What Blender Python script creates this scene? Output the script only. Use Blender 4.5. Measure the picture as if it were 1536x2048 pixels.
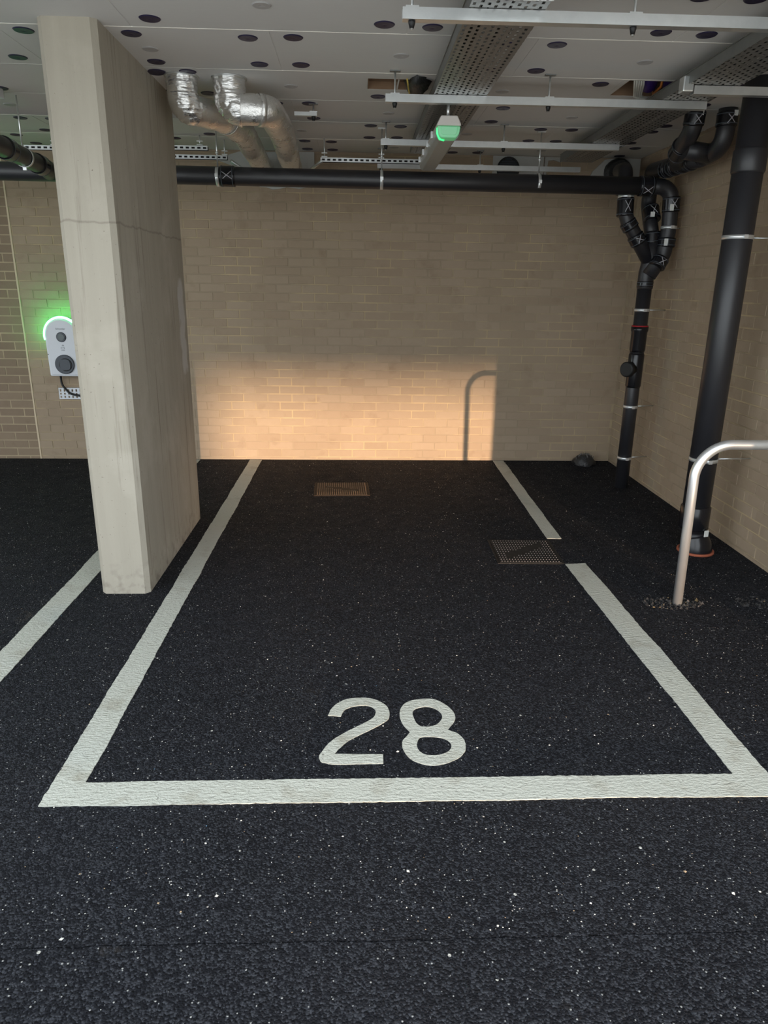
import bpy, bmesh, math, random
from mathutils import Vector, Matrix, noise

for o in list(bpy.data.objects):
    bpy.data.objects.remove(o, do_unlink=True)
scn = bpy.context.scene
COL = scn.collection
random.seed(28)

# ------------------------------------------------------------------ camera
PITCH, YAW, ROLL, CAM_H = .30891, .04104, .01396, 1.6
cy, sy = math.cos(YAW), math.sin(YAW)
FWD = Vector((sy * math.cos(PITCH), cy * math.cos(PITCH), -math.sin(PITCH)))
RGT = Vector((cy, -sy, 0)); UPV = RGT.cross(FWD)
R2 = RGT * math.cos(ROLL) + UPV * math.sin(ROLL)
U2 = -RGT * math.sin(ROLL) + UPV * math.cos(ROLL)
cd = bpy.data.cameras.new('camera'); cam = bpy.data.objects.new('camera', cd); COL.objects.link(cam)
cd.sensor_fit = 'HORIZONTAL'; cd.sensor_width = 36; cd.lens = 36 * 1417.5 / 1536
cd.clip_start = .05; cd.clip_end = 400
m = Matrix.Identity(4)
for i in range(3):
    m[i][0] = R2[i]; m[i][1] = U2[i]; m[i][2] = -FWD[i]
m[2][3] = CAM_H
cam.matrix_world = m
scn.camera = cam

# ------------------------------------------------------------------ sky, sun, exposure
w = bpy.data.worlds.new('world'); scn.world = w; w.use_nodes = True
bg = w.node_tree.nodes['Background']
bg.inputs[0].default_value = (.88, .95, 1.0, 1); bg.inputs[1].default_value = 1.0
SUN_DIR = Vector((-.2025, 1, -.0125)).normalized()
sl = bpy.data.lights.new('sun', 'SUN'); sl.energy = 2.15; sl.angle = math.radians(.53); sl.color = (1, .70, .47)
sun = bpy.data.objects.new('sun', sl); COL.objects.link(sun)
sun.rotation_euler = SUN_DIR.to_track_quat('-Z', 'Y').to_euler(); sun.location = (8, -30, 6)
scn.view_settings.view_transform = 'Standard'; scn.view_settings.look = 'None'
scn.view_settings.gamma = 1; scn.view_settings.use_curve_mapping = False
scn.view_settings.exposure = 1.5

# ------------------------------------------------------------------ materials
def srgb(r, g, b):
    f = lambda c: (c / 255 / 12.92) if c / 255 <= .04045 else ((c / 255 + .055) / 1.055) ** 2.4
    return (f(r), f(g), f(b), 1)

class NT:
    def __init__(s, name):
        s.m = bpy.data.materials.new(name); s.m.use_nodes = True
        s.t = s.m.node_tree; s.b = s.t.nodes['Principled BSDF']; s.out = s.t.nodes['Material Output']
    def n(s, ty, **kw):
        nd = s.t.nodes.new(ty)
        for k, v in kw.items():
            if k.startswith('i_'):
                key = k[2:]
                key = int(key) if key.isdigit() else key
                nd.inputs[key].default_value = v
            else: setattr(nd, k, v)
        return nd
    def l(s, a, b): s.t.links.new(a, b)
    def math(s, op, a, b=None, clamp=False):
        nd = s.t.nodes.new('ShaderNodeMath'); nd.operation = op; nd.use_clamp = clamp
        for i, x in enumerate((a, b)):
            if x is None: continue
            if isinstance(x, (int, float)): nd.inputs[i].default_value = x
            else: s.l(x, nd.inputs[i])
        return nd.outputs[0]
    def mix(s, fac, a, b, mode='MIX'):
        nd = s.t.nodes.new('ShaderNodeMix'); nd.data_type = 'RGBA'; nd.blend_type = mode
        for i, x in ((0, fac), (6, a), (7, b)):
            if isinstance(x, (int, float, tuple)): nd.inputs[i].default_value = x
            else: s.l(x, nd.inputs[i])
        return nd.outputs[2]
    def rng(s, v, a, b, c=0., d=1.):
        nd = s.n('ShaderNodeMapRange', clamp=True)
        s.l(v, nd.inputs[0])
        for i, x in enumerate((a, b, c, d)): nd.inputs[i + 1].default_value = x
        return nd.outputs[0]
    def pos(s):
        return s.n('ShaderNodeNewGeometry').outputs['Position']
    def noise(s, scale, detail=4, vec=None, rough=.55, scl=None):
        nd = s.n('ShaderNodeTexNoise'); nd.inputs['Scale'].default_value = scale
        nd.inputs['Detail'].default_value = detail; nd.inputs['Roughness'].default_value = rough
        v = vec or s.pos()
        if scl:
            mp = s.n('ShaderNodeMapping'); mp.inputs['Scale'].default_value = scl; s.l(v, mp.inputs[0]); v = mp.outputs[0]
        s.l(v, nd.inputs['Vector']); return nd.outputs['Fac']
    def bump(s, h, strength, dist=.01):
        nd = s.n('ShaderNodeBump'); nd.inputs['Strength'].default_value = strength; nd.inputs['Distance'].default_value = dist
        s.l(h, nd.inputs['Height']); s.l(nd.outputs[0], s.b.inputs['Normal'])
    def col(s, c):
        if isinstance(c, tuple): s.b.inputs['Base Color'].default_value = c
        else: s.l(c, s.b.inputs['Base Color'])
    def set(s, **kw):
        for k, v in kw.items():
            key = k.replace('_', ' ')
            if isinstance(v, (int, float, tuple)): s.b.inputs[key].default_value = v
            else: s.l(v, s.b.inputs[key])
        return s

def simple(name, c1, c2=None, rough=.5, metal=0., nscale=8., bump=0., bscale=60., bdist=.004, spec=.5, scl=None):
    t = NT(name)
    if c2: t.col(t.mix(t.noise(nscale, 5, scl=scl), c1, c2))
    else: t.col(c1)
    t.set(Roughness=rough, Metallic=metal)
    t.b.inputs['Specular IOR Level'].default_value = spec
    if bump: t.bump(t.noise(bscale, 5), bump, bdist)
    return t.m

M = {}
def asphalt(name, coarse=1.0):
    t = NT(name)
    p = t.pos()
    v = t.n('ShaderNodeTexVoronoi'); v.inputs['Scale'].default_value = 185 / coarse; t.l(p, v.inputs['Vector'])
    v2 = t.n('ShaderNodeTexVoronoi'); v2.inputs['Scale'].default_value = 62 / coarse; t.l(p, v2.inputs['Vector'])
    sep = t.n('ShaderNodeSeparateColor'); t.l(v.outputs['Color'], sep.inputs[0])
    sep2 = t.n('ShaderNodeSeparateColor'); t.l(v2.outputs['Color'], sep2.inputs[0])
    big = t.noise(1.3, 5, p)
    dark = t.mix(t.rng(big, .3, .7), (.0048, .0056, .0084, 1), (.0090, .0098, .0132, 1))
    dark = t.mix(t.rng(t.noise(.55, 3, p), .5, .72, 0, .45), dark, (.0105, .0098, .0100, 1))
    grain = t.mix(t.rng(sep.outputs[0], .45, 1., 0, 1.), dark, (.042, .045, .054, 1))
    # exposed pale aggregate, a cell here and there
    rare = t.math('GREATER_THAN', sep.outputs[1], .985)
    core = t.math('LESS_THAN', v.outputs['Distance'], .46)
    grain = t.mix(t.math('MULTIPLY', rare, core), grain, (.34, .34, .33, 1))
    rare2 = t.math('GREATER_THAN', sep2.outputs[1], .9972)
    core2 = t.math('LESS_THAN', v2.outputs['Distance'], .30)
    grain = t.mix(t.math('MULTIPLY', rare2, core2), grain, (.5, .49, .45, 1))
    # dry clay smears
    sm = t.math('MULTIPLY', t.rng(t.noise(2.6, 6, p), .66, .78), t.rng(t.noise(40, 3, p), .45, .65))
    grain = t.mix(t.math('MULTIPLY', sm, .45), grain, (.16, .13, .095, 1))
    t.col(grain)
    t.set(Roughness=t.rng(t.noise(9, 4, p), .3, .7, .72, .92))
    t.b.inputs['Specular IOR Level'].default_value = .14
    h = t.math('ADD', t.math('MULTIPLY', v.outputs['Distance'], -1.), t.math('MULTIPLY', v2.outputs['Distance'], -.45))
    h = t.math('ADD', h, t.math('MULTIPLY', t.noise(90, 3, p), .8))
    t.bump(h, 1., .006 * coarse)
    return t.m
M['asphalt'] = asphalt('asphalt')
M['asphalt_old'] = asphalt('asphalt_old', 1.06)

def brickmat(name, ca, cb, cm):
    t = NT(name); p = t.pos()
    s = t.n('ShaderNodeSeparateXYZ'); t.l(p, s.inputs[0])
    row = t.math('FLOOR', t.math('DIVIDE', t.math('ADD', s.outputs[2], .049), .075))
    odd = t.math('MULTIPLY', t.math('FLOORED_MODULO', row, 2.), .1125)
    u = t.math('ADD', t.math('ADD', s.outputs[0], s.outputs[1]), t.math('ADD', odd, -.073 - 6.66))
    colm = t.math('FLOOR', t.math('DIVIDE', u, .225))
    cmb = t.n('ShaderNodeCombineXYZ'); t.l(row, cmb.inputs[0]); t.l(colm, cmb.inputs[1])
    wn = t.n('ShaderNodeTexWhiteNoise', noise_dimensions='2D'); t.l(cmb.outputs[0], wn.inputs['Vector'])
    f = t.math('ADD', t.math('MULTIPLY', wn.outputs['Value'], .55), t.math('MULTIPLY', t.noise(18, 5, p), .45))
    c = t.mix(f, ca, cb)
    c = t.mix(t.rng(t.noise(1.1, 4, p), .45, .75, 0, .35), c, cm)
    c = t.mix(t.math('MULTIPLY', t.rng(t.noise(5.5, 5, p), .60, .75), .35), c, (ca[0] * .6, ca[1] * .55, ca[2] * .5, 1))
    t.col(c); t.set(Roughness=.88)
    t.b.inputs['Specular IOR Level'].default_value = .25
    t.bump(t.noise(160, 4, p), .35, .002)
    return t.m
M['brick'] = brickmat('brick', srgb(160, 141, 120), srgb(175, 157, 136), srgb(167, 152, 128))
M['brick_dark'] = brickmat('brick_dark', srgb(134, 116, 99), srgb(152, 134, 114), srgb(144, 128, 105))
def mortarmat(name, a, b):
    t = NT(name); p = t.pos()
    t.col(t.mix(t.rng(t.noise(2.4, 5, p), .44, .63), a, b)); t.set(Roughness=.9)
    t.bump(t.noise(200, 3, p), .3, .002); return t.m
M['mortar'] = mortarmat('mortar', srgb(162, 146, 124), srgb(192, 172, 138))
M['mortar_pale'] = mortarmat('mortar_pale', srgb(166, 150, 124), srgb(188, 170, 140))

# cast concrete with streaks, a pour line and a smear of filler
t = NT('concrete'); p = t.pos()
s = t.n('ShaderNodeSeparateXYZ'); t.l(p, s.inputs[0])
st = t.noise(1, 6, p, .6, (26, 26, .9))
st2 = t.noise(1, 5, p, .6, (9, 9, .35))
c = t.mix(st2, srgb(155, 148, 134), srgb(183, 176, 162))
c = t.mix(t.math('MULTIPLY', t.rng(st, .57, .70), .55), c, srgb(104, 94, 80))
c = t.mix(t.math('MULTIPLY', t.rng(t.noise(3.2, 6, p), .55, .75), .45), c, srgb(200, 193, 180))
c = t.mix(t.math('MULTIPLY', t.rng(t.noise(70, 2, p), .70, .76), .7), c, srgb(100, 92, 80))
zz = t.math('ADD', s.outputs[2], t.math('MULTIPLY', t.math('SUBTRACT', t.noise(7, 4, p), .5), .05))
ln = t.math('SUBTRACT', 1., t.math('DIVIDE', t.math('ABSOLUTE', t.math('SUBTRACT', zz, 1.862)), .008), clamp=True)
c = t.mix(t.math('MULTIPLY', ln, .38), c, srgb(92, 83, 72))
ft = t.rng(s.outputs[2], .22, .0, 0, 1)
c = t.mix(t.math('MULTIPLY', ft, t.rng(t.noise(16, 5, p), .5, .68, 0, .5)), c, srgb(98, 88, 76))
yy = t.math('ADD', s.outputs[1], t.math('MULTIPLY', t.math('SUBTRACT', t.noise(9, 3, p), .5), .10))
fa = t.math('SUBTRACT', 1., t.math('DIVIDE', t.math('ABSOLUTE', t.math('SUBTRACT', yy, 4.73)), .10), clamp=True)
fb = t.math('SUBTRACT', 1., t.math('POWER', t.math('DIVIDE', t.math('ABSOLUTE', t.math('SUBTRACT', s.outputs[2], 1.33)), .31), 6.), clamp=True)
c = t.mix(t.rng(t.math('MULTIPLY', t.math('MULTIPLY', fa, fb), t.rng(t.noise(11, 4, p), .2, .5)), .10, .42, 0, .6), c, srgb(216, 215, 214))
t.col(c); t.set(Roughness=.8)
t.b.inputs['Specular IOR Level'].default_value = .3
t.bump(t.math('ADD', t.noise(45, 6, p), t.math('MULTIPLY', st, .6)), .3, .004)
M['concrete'] = t.m
M['slab'] = simple('slab_concrete', srgb(150, 146, 138), srgb(170, 166, 158), .85, nscale=3, bump=.2)
M['paving'] = simple('paving', srgb(205, 203, 198), srgb(215, 213, 208), .85, nscale=2, bump=.3)
M['sun_blocker'] = simple('sun_blocker_grey', srgb(150, 146, 140), srgb(170, 166, 160), .85)  # plain grey for the added, unseen sun blocker

# road paint
t = NT('road_paint'); p = t.pos()
c = t.mix(t.noise(2.2, 4, p), srgb(178, 180, 170), srgb(194, 196, 187))
c = t.mix(t.math('MULTIPLY', t.rng(t.noise(7, 6, p), .56, .74), .6), c, srgb(142, 135, 118))
c = t.mix(t.math('MULTIPLY', t.rng(t.noise(55, 4, p), .66, .74), .75), c, srgb(92, 88, 82))
c = t.mix(t.math('MULTIPLY', t.rng(t.noise(1.1, 3, p), .6, .75), .35), c, srgb(150, 164, 170))
t.col(c); t.set(Roughness=.62)
hh = t.math('ADD', t.noise(1, 4, p, .6, (38, 95, 38)), t.math('MULTIPLY', t.noise(120, 3, p), .5))
t.bump(hh, 1., .010); M['paint'] = t.m

t = NT('ceiling_board'); p = t.pos()
c = t.mix(t.noise(1.2, 4, p), srgb(212, 210, 207), srgb(222, 220, 217))
c = t.mix(t.math('MULTIPLY', t.noise(1, 3, p, .5, (14, 420, 1)), .22), c, srgb(176, 172, 170))
t.col(c); t.set(Roughness=.85); t.b.inputs['Specular IOR Level'].default_value = .2; M['board'] = t.m
t = NT('seam_filler'); p = t.pos()
t.col(t.mix(t.rng(t.noise(1.1, 2, p), .42, .52), srgb(205, 203, 198), (.98, .94, .86, 1))); t.set(Roughness=.8); M['seam'] = t.m
M['disc_dark'] = simple('disc_purple_black', (.016, .012, .040, 1), (.024, .019, .058, 1), .45, nscale=20)
M['disc_gray'] = simple('disc_grey', srgb(170, 168, 166), srgb(180, 178, 178), .5, nscale=30)

M['galv'] = simple('galvanised', (.70, .73, .74, 1), (.86, .88, .88, 1), .30, .86, nscale=26, bump=.08, bscale=90)
M['galv_dull'] = simple('galvanised_dull', (.20, .21, .21, 1), (.30, .30, .29, 1), .48, .8, nscale=22)
M['rail'] = simple('rail_steel', (.76, .80, .84, 1), (.88, .91, .93, 1), .34, .8, nscale=14)
M['chrome'] = simple('clamp_steel', (.82, .84, .85, 1), None, .31, .7)
M['pvc'] = simple('black_pipe', (.014, .014, .0175, 1), (.024, .024, .029, 1), .44, nscale=9, bump=.03, bscale=30, spec=.75)
M['pvc_gloss'] = simple('black_coupling', (.008, .008, .010, 1), (.014, .014, .018, 1), .22, nscale=12)
M['clay'] = simple('clay_orange', srgb(176, 98, 70), srgb(150, 80, 58), .8, nscale=20, bump=.3)
M['red'] = simple('red_seal', srgb(170, 30, 40), None, .5)
M['chalk'] = simple('chalk_mark', srgb(190, 188, 196), None, .9)
M['sticker'] = simple('white_sticker', srgb(225, 226, 222), None, .6)
M['white_plastic'] = simple('white_plastic', srgb(222, 226, 232), srgb(228, 232, 238), .38, nscale=4)
M['grey_plastic'] = simple('dark_grey_plastic', srgb(70, 76, 84), srgb(76, 82, 90), .45, nscale=9)
M['lens'] = simple('lens_glass', srgb(86, 100, 102), srgb(60, 72, 76), .12, nscale=14)
M['black'] = simple('black_rubber', (.008, .008, .009, 1), None, .5)
M['brown'] = simple('brown_board', srgb(120, 92, 70), srgb(150, 122, 96), .85, nscale=10)
M['sealant'] = simple('sealant', srgb(222, 204, 176), srgb(204, 186, 158), .8, nscale=6)
M['whiteboard'] = simple('fire_board', srgb(196, 196, 192), srgb(176, 176, 172), .85, nscale=7, bump=.2)
M['purple'] = simple('purple_sleeve', srgb(70, 44, 122), srgb(54, 34, 98), .5, nscale=10)
M['orange'] = simple('orange_wire', srgb(196, 120, 56), None, .5)
M['white_cable'] = simple('white_cable', srgb(206, 204, 196), None, .5)
M['yellow'] = simple('yellow_edge', srgb(196, 170, 84), None, .6)
M['bag'] = simple('black_sheet', (.012, .012, .014, 1), (.05, .05, .05, 1), .35, nscale=14, bump=.6, bscale=30, bdist=.02)
M['cover_iron'] = simple('cover_iron', (.010, .010, .011, 1), (.018, .018, .018, 1), .55, .2, nscale=16, bump=.3, bscale=120)
M['stud_iron'] = simple('stud_iron', (.13, .13, .13, 1), (.22, .21, .20, 1), .45, .5, nscale=30)
M['cover_rust'] = simple('cover_rusty', (.035, .023, .014, 1), (.07, .043, .025, 1), .75, .1, nscale=16, bump=.3, bscale=120)
M['stud_rust'] = simple('stud_rusty', (.15, .10, .06, 1), (.22, .15, .10, 1), .65, .2, nscale=30)
M['luminaire_body'] = simple('luminaire_body', srgb(206, 200, 194), None, .5)
t = NT('foil'); p = t.pos()
t.col(t.mix(t.noise(9, 4, p), (.80, .79, .77, 1), (.92, .91, .89, 1))); t.set(Metallic=.92, Roughness=t.rng(t.noise(14, 4, p), .3, .7, .22, .42))
t.bump(t.math('ADD', t.noise(20, 6, p, .65), t.math('MULTIPLY', t.noise(70, 3, p), .3)), .35, .02); M['foil'] = t.m
t = NT('foil_crimped'); p = t.pos()
t.col(t.mix(t.noise(9, 4, p), (.86, .86, .85, 1), (.96, .95, .94, 1))); t.set(Metallic=.9, Roughness=.16)
t.bump(t.math('ADD', t.noise(1, 4, p, .6, (20, 20, 150)), t.math('MULTIPLY', t.noise(60, 3, p), .35)), .4, .01); M['foil_crimped'] = t.m
t = NT('diffuser'); t.col(srgb(190, 190, 184)); t.set(Roughness=.3); t.b.inputs['Transmission Weight'].default_value = .25; M['diffuser'] = t.m
def emis(name, col, strength, base=None):
    t = NT(name); t.col(base or col); t.set(Emission_Color=col, Emission_Strength=strength, Roughness=.4); return t.m
M['green_ring'] = emis('green_ring', (.05, 1., .22, 1), 11.0, (.6, .9, .7, 1))
M['green_led'] = emis('green_led', (.01, 1., .16, 1), .7, (.3, .6, .4, 1))
M['green_tint'] = emis('green_lit_diffuser', (.06, 1., .3, 1), .06, (.35, .55, .42, 1))
t = NT('perforated'); p = t.pos()
t.col(t.mix(t.noise(20, 4, p), (.20, .20, .195, 1), (.30, .30, .29, 1))); t.set(Metallic=.7, Roughness=.45)
s = t.n('ShaderNodeSeparateXYZ'); t.l(p, s.inputs[0])
fx = t.math('SUBTRACT', t.math('FRACT', t.math('MULTIPLY', s.outputs[0], 1 / .027)), .5)
rw = t.math('FLOOR', t.math('MULTIPLY', s.outputs[0], 1 / .027))
fy = t.math('SUBTRACT', t.math('FRACT', t.math('ADD', t.math('MULTIPLY', s.outputs[1], 1 / .046), t.math('MULTIPLY', t.math('FLOORED_MODULO', rw, 2.), .5))), .5)
hole = t.math('MULTIPLY', t.math('LESS_THAN', t.math('ABSOLUTE', fx), .21), t.math('LESS_THAN', t.math('ABSOLUTE', fy), .25))
tr = t.n('ShaderNodeBsdfTransparent'); mx = t.n('ShaderNodeMixShader')
t.l(hole, mx.inputs[0]); t.l(t.b.outputs[0], mx.inputs[1]); t.l(tr.outputs[0], mx.inputs[2]); t.l(mx.outputs[0], t.out.inputs[0])
M['perf'] = t.m
t = NT('grit'); g = t.n('ShaderNodeNewGeometry'); cr = t.n('ShaderNodeValToRGB'); t.l(g.outputs['Random Per Island'], cr.inputs[0])
e = cr.color_ramp; e.interpolation = 'CONSTANT'
e.elements[0].position = 0; e.elements[0].color = (.58, .57, .53, 1); e.elements[1].position = .45; e.elements[1].color = (.24, .23, .22, 1)
for q, c in ((.72, (.30, .22, .14, 1)), (.86, (.5, .5, .52, 1)), (.965, (.10, .22, .34, 1)), (.98, (.6, .6, .56, 1))):
    x = e.elements.new(q); x.color = c
t.l(cr.outputs[0], t.b.inputs['Base Color']); t.set(Roughness=.7); M['grit'] = t.m
t = NT('rubble'); g = t.n('ShaderNodeNewGeometry'); cr = t.n('ShaderNodeValToRGB'); t.l(g.outputs['Random Per Island'], cr.inputs[0])
e = cr.color_ramp; e.interpolation = 'CONSTANT'
e.elements[0].position = 0; e.elements[0].color = (.010, .010, .011, 1); e.elements[1].position = .55; e.elements[1].color = (.026, .024, .024, 1)
for q, c in ((.85, (.07, .065, .062, 1)), (.95, (.17, .12, .06, 1))):
    x = e.elements.new(q); x.color = c
t.l(cr.outputs[0], t.b.inputs['Base Color']); t.set(Roughness=.7); M['rubble'] = t.m

# ------------------------------------------------------------------ mesh helpers
class MB:
    def __init__(s): s.v = []; s.f = []; s.sm = []
    def add(s, vs, fs, smooth=False):
        o = len(s.v); s.v += [tuple(x) for x in vs]
        for f in fs: s.f.append([i + o for i in f]); s.sm.append(smooth)
        return s
    def box(s, x0, x1, y0, y1, z0, z1):
        return s.add([(x0, y0, z0), (x1, y0, z0), (x1, y1, z0), (x0, y1, z0), (x0, y0, z1), (x1, y0, z1), (x1, y1, z1), (x0, y1, z1)],
                     [(0, 3, 2, 1), (4, 5, 6, 7), (0, 1, 5, 4), (1, 2, 6, 5), (2, 3, 7, 6), (3, 0, 4, 7)])
    def prism(s, pts, axis, a, b):
        """closed 2D outline extruded along axis from a to b"""
        n = len(pts)
        def P(u, v, w): return {'x': (w, u, v), 'y': (u, w, v), 'z': (u, v, w)}[axis]
        vs = [P(u, v, a) for u, v in pts] + [P(u, v, b) for u, v in pts]
        return s.add(vs, [tuple(range(n))[::-1], tuple(range(n, 2 * n))] + [(i, (i + 1) % n, n + (i + 1) % n, n + i) for i in range(n)])
    def sweep(s, path, r, seg=20, caps=True, wob=0., wf=30.):
        P = [Vector(q) for q in path]; n = len(P)
        rs = r if isinstance(r, (list, tuple)) else [r] * n
        T = []
        for i in range(n):
            a = P[max(i - 1, 0)]; b = P[min(i + 1, n - 1)]; T.append((b - a).normalized())
        up = Vector((0, 0, 1)) if abs(T[0].z) < .9 else Vector((0, 1, 0))
        N = (up - T[0] * up.dot(T[0])).normalized()
        vs = []
        for i in range(n):
            if i: N = (N - T[i] * N.dot(T[i])).normalized()
            B = T[i].cross(N)
            for k in range(seg):
                a = 2 * math.pi * k / seg; d = N * math.cos(a) + B * math.sin(a)
                q = P[i] + d * rs[i]
                if wob: q = q + d * wob * noise.noise(q * wf)
                vs.append(q)
        fs = [(i * seg + k, i * seg + (k + 1) % seg, (i + 1) * seg + (k + 1) % seg, (i + 1) * seg + k) for i in range(n - 1) for k in range(seg)]
        s.add(vs, fs, True)
        if caps:
            o = len(s.v) - n * seg
            s.f.append([o + k for k in range(seg)][::-1]); s.sm.append(False)
            s.f.append([o + (n - 1) * seg + k for k in range(seg)]); s.sm.append(False)
        return s
    def cyl(s, a, b, r, seg=16, caps=True): return s.sweep([a, b], r, seg, caps)
    def ring(s, c, axis, r, wid, th, seg=28):
        """band round a pipe: a closed loop of rectangular section"""
        c = Vector(c); a = Vector(axis).normalized()
        u = a.orthogonal().normalized(); v = a.cross(u); vs = []
        for k in range(seg):
            t_ = 2 * math.pi * k / seg; d = u * math.cos(t_) + v * math.sin(t_)
            for rr, h in ((r, -wid / 2), (r + th, -wid / 2), (r + th, wid / 2), (r, wid / 2)): vs.append(c + d * rr + a * h)
        fs = []
        for k in range(seg):
            q = (k + 1) % seg
            for j in range(4): fs.append((k * 4 + j, q * 4 + j, q * 4 + (j + 1) % 4, k * 4 + (j + 1) % 4))
        return s.add(vs, fs, True)
    def mesh(s, name):
        me = bpy.data.meshes.new(name); me.from_pydata(s.v, [], s.f); me.polygons.foreach_set('use_smooth', s.sm)
        bm = bmesh.new(); bm.from_mesh(me); bmesh.ops.recalc_face_normals(bm, faces=bm.faces); bm.to_mesh(me); bm.free()
        me.update(); return me
    def build(s, name, mat, parent=None, **kw): return put(name, s.mesh(name), mat, parent, **kw)

def put(name, me, mat=None, parent=None, loc=None, rot=None, bevel=0.):
    o = bpy.data.objects.new(name, me); COL.objects.link(o)
    if mat is not None and not me.materials: me.materials.append(M[mat])
    if parent is not None: o.parent = parent
    if loc is not None: o.location = loc
    if rot is not None: o.rotation_euler = rot
    if bevel:
        b = o.modifiers.new('bevel', 'BEVEL'); b.width = bevel; b.segments = 2; b.limit_method = 'ANGLE'
    return o
def tag(o, label, cat, group=None, kind=None):
    o['label'] = label; o['category'] = cat
    if group: o['group'] = group
    if kind: o['kind'] = kind
    return o
def struct(o): o['kind'] = 'structure'; return o
def stuff(o): o['kind'] = 'stuff'; return o
def thing(name, label, cat, loc=(0, 0, 0), group=None):
    o = bpy.data.objects.new(name, None); COL.objects.link(o); o.empty_display_size = .1
    o.location = loc; return tag(o, label, cat, group)
class Sub:
    """build parts in world coordinates under an Empty placed at the thing's base"""
    def __init__(s, root): s.r = root; s.inv = Matrix.Translation(-Vector(root.location))
    def part(s, name, mb, mat, parent=None, **kw):
        off = Vector(s.r.location)
        mb.v = [tuple(Vector(q) - off) for q in mb.v]
        return mb.build(name, mat, parent or s.r, **kw)
def fillet(pts, r, n=8):
    P = [Vector(q) for q in pts]; out = [P[0]]
    for i in range(1, len(P) - 1):
        a = (P[i - 1] - P[i]); b = (P[i + 1] - P[i]); la, lb = a.length, b.length
        a.normalize(); b.normalize(); ang = a.angle(b)
        if ang > math.pi - .02: out.append(P[i]); continue
        d = min(r / math.tan(ang / 2), la * .48, lb * .48); rr = d * math.tan(ang / 2)
        c = P[i] + (a + b).normalized() * (rr / math.sin(ang / 2))
        s0 = P[i] + a * d - c; s1 = P[i] + b * d - c; th = s0.angle(s1)
        for k in range(n + 1):
            q = k / n
            out.append(c + (s0 * math.sin((1 - q) * th) + s1 * math.sin(q * th)) / math.sin(th))
    out.append(P[-1]); return out
def dens(path, step):
    out = []
    for a, b in zip(path[:-1], path[1:]):
        a, b = Vector(a), Vector(b); n = max(1, int((b - a).length / step))
        out += [a.lerp(b, i / n) for i in range(n)]
    return out + [Vector(path[-1])]

WALL_Y, WALL_X, CEIL = 6.659, 2.453, 2.673
FRONT = .965            # the building edge: the car park is open behind the camera

# ------------------------------------------------------------------ structure
def edge(y, amp, sd):
    return [(-9 + i * .02, y + amp * (noise.noise(Vector((i * .31, sd, 0))) + .8 * noise.noise(Vector((i * .043, sd, 5))))) for i in range(588)]
e1 = edge(1.40, .006, 1.)
struct(MB().prism(e1 + [(2.75, 6.9), (-9, 6.9)], 'z', -.2, 0).build('floor', 'asphalt'))
ap = MB(); ap.prism([(8, 1.395), (8, .9), (-9, .9)] + [(x, y - .003 - .003 * abs(noise.noise(Vector((x * 9, 0, 0))))) for x, y in e1], 'z', -.2, -.0005); ap.box(-9, 2.75, 1.38, 1.43, -.19, -.012)
struct(ap.build('floor_apron', 'asphalt_old'))
struct(MB().box(-60, 60, -110, .898, -.25, -.001).build('floor_forecourt', 'paving'))
struct(MB().box(-60, -9.002, .9, 20, -.25, -.001).build('floor_side_yard', 'paving'))
# added unseen blocker behind the camera: softens top and left of sun patch
po = MB(); po.box(1.0, 13.75, -69, -68, 0, 9); po.box(13.75, 40, -69, -68, 1.62, 9)
struct(po.build('sun_blocker_far', 'sun_blocker'))

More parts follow.
